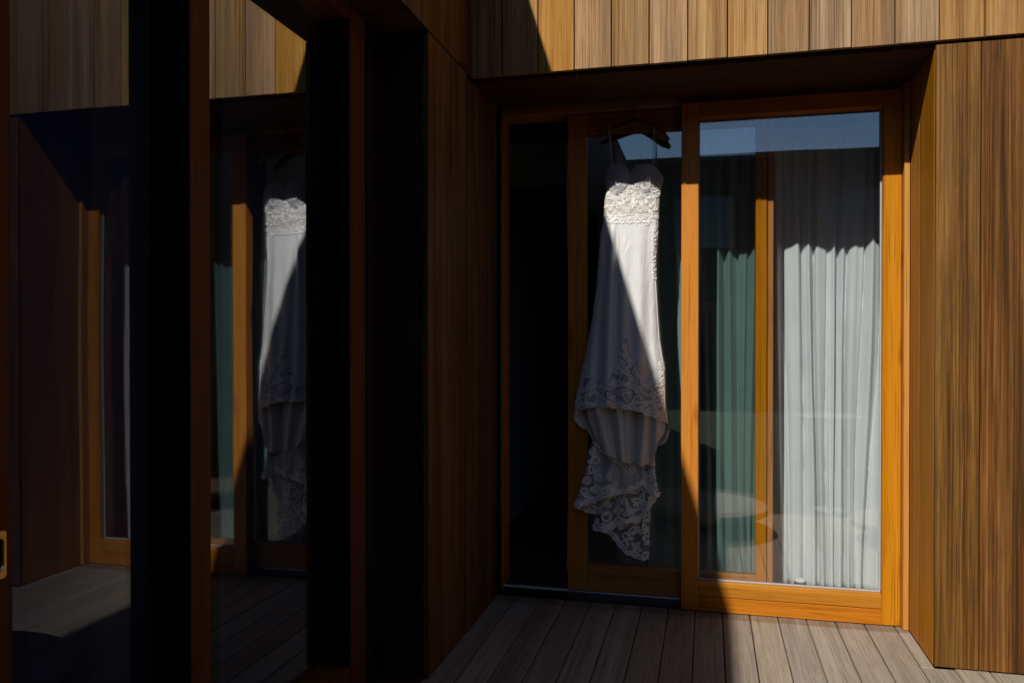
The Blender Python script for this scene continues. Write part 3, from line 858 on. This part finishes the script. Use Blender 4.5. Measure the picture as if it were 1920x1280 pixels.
# hem lace of the skirt
hp = [(.385, .955), (.395, 1.10), (.43, 1.20), (.455, 1.19), (.475, 1.12), (.53, 1.10), (.575, 1.10), (.60, 1.17), (.625, 1.23), (.65, 1.31), (.662, 1.32), (.675, 1.24), (.70, 1.21), (.715, 1.15), (.735, 1.08), (.77, 1.07), (.80, 1.10), (.835, 1.10), (.85, .915), (.78, .95), (.71, .975), (.64, .99), (.57, .99), (.51, .994), (.46, .98), (.408, .972)]
r3 = np.random.default_rng(9); cv = []
for g in scatter(hp, 0.027, r3, 3000, 1.65):
    cv += [np.array(g[:2]) + c for c in motif(g[2], r3)]
for g in scatter(hp, 0.010, r3, 300, 4.6):
    cv += [np.array(g[:2]) + c for c in motif(g[2], r3)]
for x0, z0, R, d, a in [(.50, 1.075, .024, 1, .4), (.55, 1.085, .022, -1, 2.5), (.628, 1.19, .022, 1, 0.), (.68, 1.19, .022, -1, 3.1), (.655, 1.27, .016, 1, 1.), (.62, 1.10, .026, 1, 2.), (.69, 1.10, .026, -1, 1.), (.712, 1.165, .016, 1, 1.)]:
    cv.append(np.array([x0, z0]) + scroll(R, a, 1.3, d)); cv.append(np.array([x0, z0]) + tear(R * 1.3, a + 1.0, 0.35))
xs = np.linspace(.393, .848, 200)
lace('hem_trim', [np.stack([xs, hemz(xs) + 0.003], 1), np.stack([xs, hemz0(xs) + 0.024 - scal(xs, 60, 0.014)], 1)], skirt_y, 0.0052, skirt, None, lift=0.003, flat=0.6, clip=True)
ground = [p for p in hp]
def patch(name, poly, nx, nz, mat, parent):
    P = np.asarray(poly); lo, hi = P.min(0), P.max(0)
    gx, gz = np.meshgrid(np.linspace(lo[0], hi[0], nx), np.linspace(lo[1], hi[1], nz))
    x, z = gx.ravel(), gz.ravel()
    x = np.clip(x, Lz(z) + 0.001, Rz(z) - 0.001)
    V = np.stack([x, skirt_y(x, z) - 0.0016, z], 1)
    F = []
    for j in range(nz - 1):
        for i in range(nx - 1):
            q = (j * nx + i, j * nx + i + 1, (j + 1) * nx + i + 1, (j + 1) * nx + i)
            F.append(q)
    c = np.array([V[list(q)].mean(0) for q in F])
    ok = inside(P, np.stack([gx.ravel()[[q[0] for q in F]], c[:, 2]], 1)) & (c[:, 2] > hemz(c[:, 0]) + 0.002)
    return mesh_obj(name, V, [q for q, k in zip(F, ok) if k], mat, parent)
patch('organza_panel', [(p[0], p[1]) for p in hp[:19]] + [(.86, .88), (.38, .88)], 220, 200, M['organza'], skirt)
hpx = [(p[0], p[1]) for p in hp[:19]] + [(x, float(hemz(x)) - .004) for x in np.linspace(.85, .388, 40)]
lace('lace_applique', cv, skirt_y, 0.0039, skirt, hpx, lift=0.003, flat=0.7, clip=True)
# lace rim on the back hem, seen past the front
xb = np.linspace(.3925, .859, 220)
cv = [np.stack([xb, backz(xb) + 0.003], 1), np.stack([xb, backz0(xb) + 0.018 - scal(xb, 70, 0.012)], 1)]
lace('hem_trim', cv, lambda x, z: back_y(x, z) - 0.004, 0.0045, skirt, None, flat=0.5)

# --- lining and train: sheets bounded by four curves
def res(pts, n):
    P = np.asarray(pts, float); d = np.r_[0, np.cumsum(np.linalg.norm(np.diff(P, axis=0), axis=1))]
    s = np.linspace(0, d[-1], n); return np.stack([np.interp(s, d, P[:, 0]), np.interp(s, d, P[:, 1])], 1)
def coons(top, bot, lef, rig, nu, nv):
    T, B, L_, R_ = res(top, nu), res(bot, nu), res(lef, nv), res(rig, nv)
    u = np.linspace(0, 1, nu)[None, :, None]; v = np.linspace(0, 1, nv)[:, None, None]
    return ((1 - v) * T[None] + v * B[None] + (1 - u) * L_[:, None] + u * R_[:, None]
            - (1 - u) * (1 - v) * T[0] - u * (1 - v) * T[-1] - (1 - u) * v * B[0] - u * v * B[-1])
def cloth(name, top, bot, lef, rig, fy, mat, parent, nu=90, nv=70, thick=0.0015):
    g = coons(top, bot, lef, rig, nu, nv)
    x, z = g[..., 0].ravel(), g[..., 1].ravel()
    V = np.stack([x, fy(x, z), z], 1)
    F = [(j * nu + i, j * nu + i + 1, (j + 1) * nu + i + 1, (j + 1) * nu + i) for j in range(nv - 1) for i in range(nu - 1)]
    o = mesh_obj(name, V, F, mat, parent)
    m = o.modifiers.new('cloth', 'SOLIDIFY'); m.thickness = thick; m.offset = 0
    return o
def folded(yc, b, x0, x1, folds, slope=0.0, zref=0.7):
    def f(x, z):
        q = np.clip((x - (x0 + x1) / 2) / ((x1 - x0) / 2), -1, 1)
        y = yc - b * (1 - q ** 2) + slope * (z - zref)
        for cx, w, a, lean in folds:
            y = y - a * np.exp(-((x - cx - lean * (z - zref)) / w) ** 2)
        return y
    return f
f_lin = folded(0.452, 0.016, .45, .85, [(.560, .030, .026, -.25), (.635, .022, .032, -.10), (.662, .008, .014, -.05), (.697, .012, -.030, 0), (.738, .024, .028, .08), (.775, .008, -.012, .05), (.80, .016, .016, .05), (.595, .010, -.014, -.18)], 0.06, .8)
lin_bot = [(.506, .831), (.530, .795), (.564, .752), (.60, .732), (.640, .718), (.684, .706), (.698, .712), (.712, .695), (.75, .702), (.791, .722)]
cloth('lining', [(.44, 1.10), (.84, 1.10)], lin_bot, [(.44, 1.10), (.455, .98), (.475, .90), (.506, .831)], [(.84, 1.10), (.845, .98), (.842, .86), (.80, .80), (.791, .722)], f_lin, M['lining'], dress, 120, 90)
# lace flap that shows beneath the lining
f_flap = folded(0.458, 0.010, .48, .70, [(.60, .05, .006, 0)])
flap_bot = [(.497, .800), (.538, .760), (.575, .728), (.622, .702), (.650, .675), (.680, .642)]
fl = cloth('train_fold', [(.50, .85), (.56, .78), (.684, .715)], flap_bot, [(.50, .85), (.497, .80)], [(.684, .715), (.680, .642)], f_flap, M['tulle'], dress, 50, 16)
lace('lace_trim', [along(flap_bot, 0.004, 120, 0.004, 8), along(flap_bot, 0.020, 120, 0.008, 8), along(flap_bot, 0.033, 80)], f_flap, 0.0038, fl, None, flat=0.45)

def tier(top, bot, lef, rig, fy, mat, seed, rad, wid, holes=None, backing=None):
    o = cloth('train_fold', top, bot, lef, rig, fy, mat, dress, 110, 80)
    lo = list(map(tuple, res(lef, 20))) + list(map(tuple, res(bot, 60)))[1:] + list(map(tuple, res(rig, 20)))[::-1][1:] + list(map(tuple, res(top, 20)))[::-1][1:-1]
    r = np.random.default_rng(seed); cv = []
    reg = lo if holes is None else holes
    for g in scatter(reg, rad, r, 2500, 1.9):
        cv += [np.array(g[:2]) + c for c in motif(g[2], r)]
    for g in scatter(reg, rad * 0.4, r, 160, 5.2):
        cv += [np.array(g[:2]) + c for c in motif(g[2], r)]
    lace('lace_applique', cv, fy, wid, o, lo, flat=0.42)
    k = max(4, int(np.sum(np.linalg.norm(np.diff(np.asarray(bot), axis=0), axis=1)) / 0.042))
    lace('lace_trim', [along(bot, 0.001, 200, 0.006, k), along(bot, 0.016, 200, 0.010, k)], fy, wid * 1.15, o, None, flat=0.5)
    return o
# lowest fold, a tail of openwork lace
f4 = folded(0.528, 0.022, .50, .80, [(.735, .02, .016, .05), (.66, .02, .010, .1), (.60, .018, .008, .2)], 0.0, .35)
tier([(.54, .50), (.772, .50)], [(.530, .356), (.552, .347), (.583, .330), (.602, .305), (.619, .283), (.640, .262), (.661, .248), (.690, .235), (.71, .228), (.739, .225), (.763, .232)],
     [(.54, .50), (.535, .42), (.530, .356)], [(.772, .50), (.772, .40), (.768, .31), (.763, .232)], f4, M['tulle'], 31, 0.026, 0.0048)
f3b = folded(0.515, 0.02, .38, .56, [(.45, .03, .01, 0)], 0.0, .5)
tier([(.42, .56), (.55, .56)], [(.402, .470), (.420, .460), (.438, .461), (.465, .450), (.495, .446), (.54, .44)], [(.42, .56), (.402, .470)], [(.55, .56), (.54, .44)], f3b, M['tulle'], 37, 0.016, 0.0040)
f3 = folded(0.500, 0.026, .48, .83, [(.545, .02, .014, .1), (.60, .018, -.008, .1), (.655, .03, .016, .05), (.715, .016, -.010, 0), (.76, .018, .018, .1)], 0.0, .45)
tier([(.535, .64), (.80, .64)], [(.486, .361), (.512, .363), (.557, .360), (.580, .372), (.596, .386), (.635, .406), (.674, .421), (.702, .416), (.722, .428), (.738, .452), (.772, .499), (.800, .540)],
     [(.535, .64), (.517, .529), (.501, .446), (.486, .361)], [(.80, .64), (.803, .60), (.800, .540)], f3, M['tulle'], 33, 0.029, 0.0052)
f2 = folded(0.462, 0.018, .40, .83, [(.45, .02, .014, .25), (.51, .022, -.010, .2), (.575, .03, .014, .1), (.66, .02, .010, -.3), (.75, .014, -.016, 0), (.795, .018, .014, -.1)], 0.16, .6)
t2hem = [(.399, .491), (.424, .482), (.459, .502), (.504, .512), (.538, .535), (.596, .554), (.661, .567), (.718, .595), (.738, .612), (.748, .594), (.760, .577), (.782, .558), (.82, .553)]
body2 = cloth('train_fold', [(.49, .84), (.79, .80)], [(.50, .530), (.538, .542), (.596, .560), (.661, .573), (.718, .60), (.738, .617), (.76, .60), (.80, .57)],
              [(.49, .84), (.485, .70), (.50, .530)], [(.79, .80), (.795, .66), (.80, .57)], lambda x, z: f2(x, z) + 0.006, M['lining'], dress, 80, 60)
r5 = [(.48, .78), (.395, .47), (.50, .50), (.60, .55), (.60, .60), (.57, .66), (.53, .68), (.51, .76)]
tier([(.488, .82), (.79, .76)], t2hem, [(.488, .82), (.477, .784), (.459, .695), (.432, .588), (.399, .491)], [(.79, .76), (.791, .72), (.802, .63), (.82, .553)], f2, M['tulle'], 35, 0.025, 0.0046,
     holes=r5)
r6 = np.random.default_rng(71); cv = []
for g in scatter([(.735, .60), (.74, .70), (.79, .72), (.802, .63), (.815, .56), (.77, .57)], 0.024, r6, 900, 1.7):
    cv += [np.array(g[:2]) + c for c in motif(g[2], r6)]
lace('lace_trim', cv, f2, 0.0046, body2, [(.725, .60), (.735, .72), (.795, .73), (.803, .63), (.82, .552), (.77, .565)], flat=0.45)

# --- straps looped over the hanger
def strap(p0, p1, sway):
    t = np.linspace(0, 1, 14)[:, None]
    P = np.array(p0) * (1 - t) + np.array(p1) * t + np.array([sway, 0, 0]) * np.sin(np.pi * t)
    return tubes('strap', [(P, 0.0017)], M['strap'], dress, n=6)
strap((.566, .474, 2.367), (.582, .462, 2.165), .000)
strap((.566, .506, 2.367), (.590, .520, 2.10), .001)
strap((.789, .474, 2.346), (.783, .462, 2.155), .000)
strap((.789, .506, 2.346), (.792, .520, 2.09), .001)
for xx, zz in ((.566, 2.3668), (.789, 2.3458)):
    a = np.linspace(0, math.pi, 9)
    tubes('strap_loop', [(np.stack([np.full(9, xx), 0.490 - 0.016 * np.cos(a), zz + 0.006 * np.sin(a)], 1), 0.0012)], M['strap'], dress, n=6)

# ------------------------------------------------------------------ hanger
hg = empty('coat_hanger', (0.695, 0.49, 2.38), 'brown wooden clothes hanger holding the dress straps under the niche soffit', 'hanger')
def arm(pts, rad):
    P = np.array([(a, 0.49, b) for a, b in pts]); n = 26
    d = np.r_[0, np.cumsum(np.linalg.norm(np.diff(P, axis=0), axis=1))]; s = np.linspace(0, d[-1], n)
    Q = np.stack([np.interp(s, d, P[:, k]) for k in range(3)], 1)
    ker = np.ones(5) / 5
    for k in (0, 2):
        pad = np.r_[[Q[0, k]] * 2, Q[:, k], [Q[-1, k]] * 2]; Q[1:-1, k] = np.convolve(pad, ker, 'valid')[1:-1]
    R = np.interp(np.linspace(0, 1, n), np.linspace(0, 1, len(rad)), rad)
    v, f = tube_data(Q, R, 12, flat=0.62)
    return mesh_obj('arm', v, f, M['hanger'], hg)
arm([(.705, 2.388), (.675, 2.384), (.60, 2.359), (.53, 2.335), (.503, 2.322)], [.017, .018, .016, .015, .014, .013, .006])
arm([(.685, 2.388), (.715, 2.384), (.78, 2.342), (.835, 2.303), (.858, 2.284)], [.017, .018, .017, .018, .021, .021, .009])
hk = [(.695, .49, 2.395), (.695, .49, 2.415)] + [(.695 + .019 * math.sin(a), .49, 2.434 + -.019 * math.cos(a)) for a in np.linspace(0.0, 4.2, 16)]
tubes('hook', [(np.array(hk), 0.0018)], M['chrome'], hg, n=8)
pg = box('peg', 0.690, 0.700, 0.468, 0.500, 2.440, 2.4525, M['chrome'], frame, 0.001)

# ------------------------------------------------------------------ the rest of the courtyard, seen in the glass, and an added unseen wing
opp = empty('apartment_building', (3.0, -20.0, -0.14), 'long dark timber building across the court, seen only as a reflection in the glass', 'building')
box('wall', -14, 20, -24, -19.0, -0.14, 6.30, M['darkclad'], opp, 0)
box('roof', -14.2, 20.2, -24.2, -18.9, 6.30, 6.48, M['roof'], opp, 0)
for k in range(8):
    for z in (0.8, 3.8):
        f = box('window', -12 + k * 4, -10.2 + k * 4, -19.0, -18.95, z, z + 1.6, M['darkclad'], opp, 0.004)
        w = box('pane', -11.92 + k * 4, -10.28 + k * 4, -18.95, -18.943, z + .08, z + 1.52, M['windark'], None, 0)
        w.parent = f; w.location = Vector(w.location) - opp.location - f.location
right = empty('cladding_wall', (3.1, -2.2, -0.14), 'unseen dark timber wing added on the right to block sky light', 'wall')
box('backing', 2.93, 3.6, -4.2, 0.0, -0.14, 5.6, M['backing'], right, 0)  # added wing out of view, keeps sky light off the left wall
rm = box_mesh('cladding_board', 0.022, BW - 0.005, 5.7, M['darkclad'], 0.0015)
y = -0.02
while y > -4.1:
    place('cladding_board', rm, (2.917 + random.uniform(-0.001, 0.001), y - BW / 2, 2.73), right)
    y -= BW
box('coping', 2.88, 3.65, -4.25, 0.0, 5.6, 5.63, M['roof'], right, 0)

def low_table(x, y, r, z, mat, label, name='low_table'):
    t = empty(name, (x, y, 0), label, 'table')
    lathe('top', [(r - 0.01, z - 0.045), (r, z - 0.04), (r, z - 0.005), (r - 0.006, z)], mat, t, 72, (x, y, 0))
    lathe('base', [(r * 0.55, 0.001), (r * 0.55, z - 0.046)], M['backing'], t, 40, (x, y, 0))
    return t
low_table(0.99, -1.33, 0.47, 0.15, M['table'], 'low round wooden table, half in shade, mirrored at the foot of the window')
low_table(2.30, -1.20, 0.34, 0.13, M['table'], 'low round wooden table in full sun, mirrored over the white curtain')
ct = empty('cafe_table', (2.05, -2.75, -0.14), 'tall round wooden garden table on one leg, mirrored as a pale line across the curtain', 'table')
lathe('top', [(0.26, 0.64), (0.27, 0.645), (0.27, 0.658), (0.265, 0.662)], M['table'], ct, 56, (2.05, -2.75, 0))
lathe('leg', [(0.022, -0.128), (0.022, 0.639)], M['metal'], ct, 16, (2.05, -2.75, 0))
lathe('foot', [(0.13, -0.139), (0.13, -0.132), (0.03, -0.1282)], M['metal'], ct, 40, (2.05, -2.75, 0))
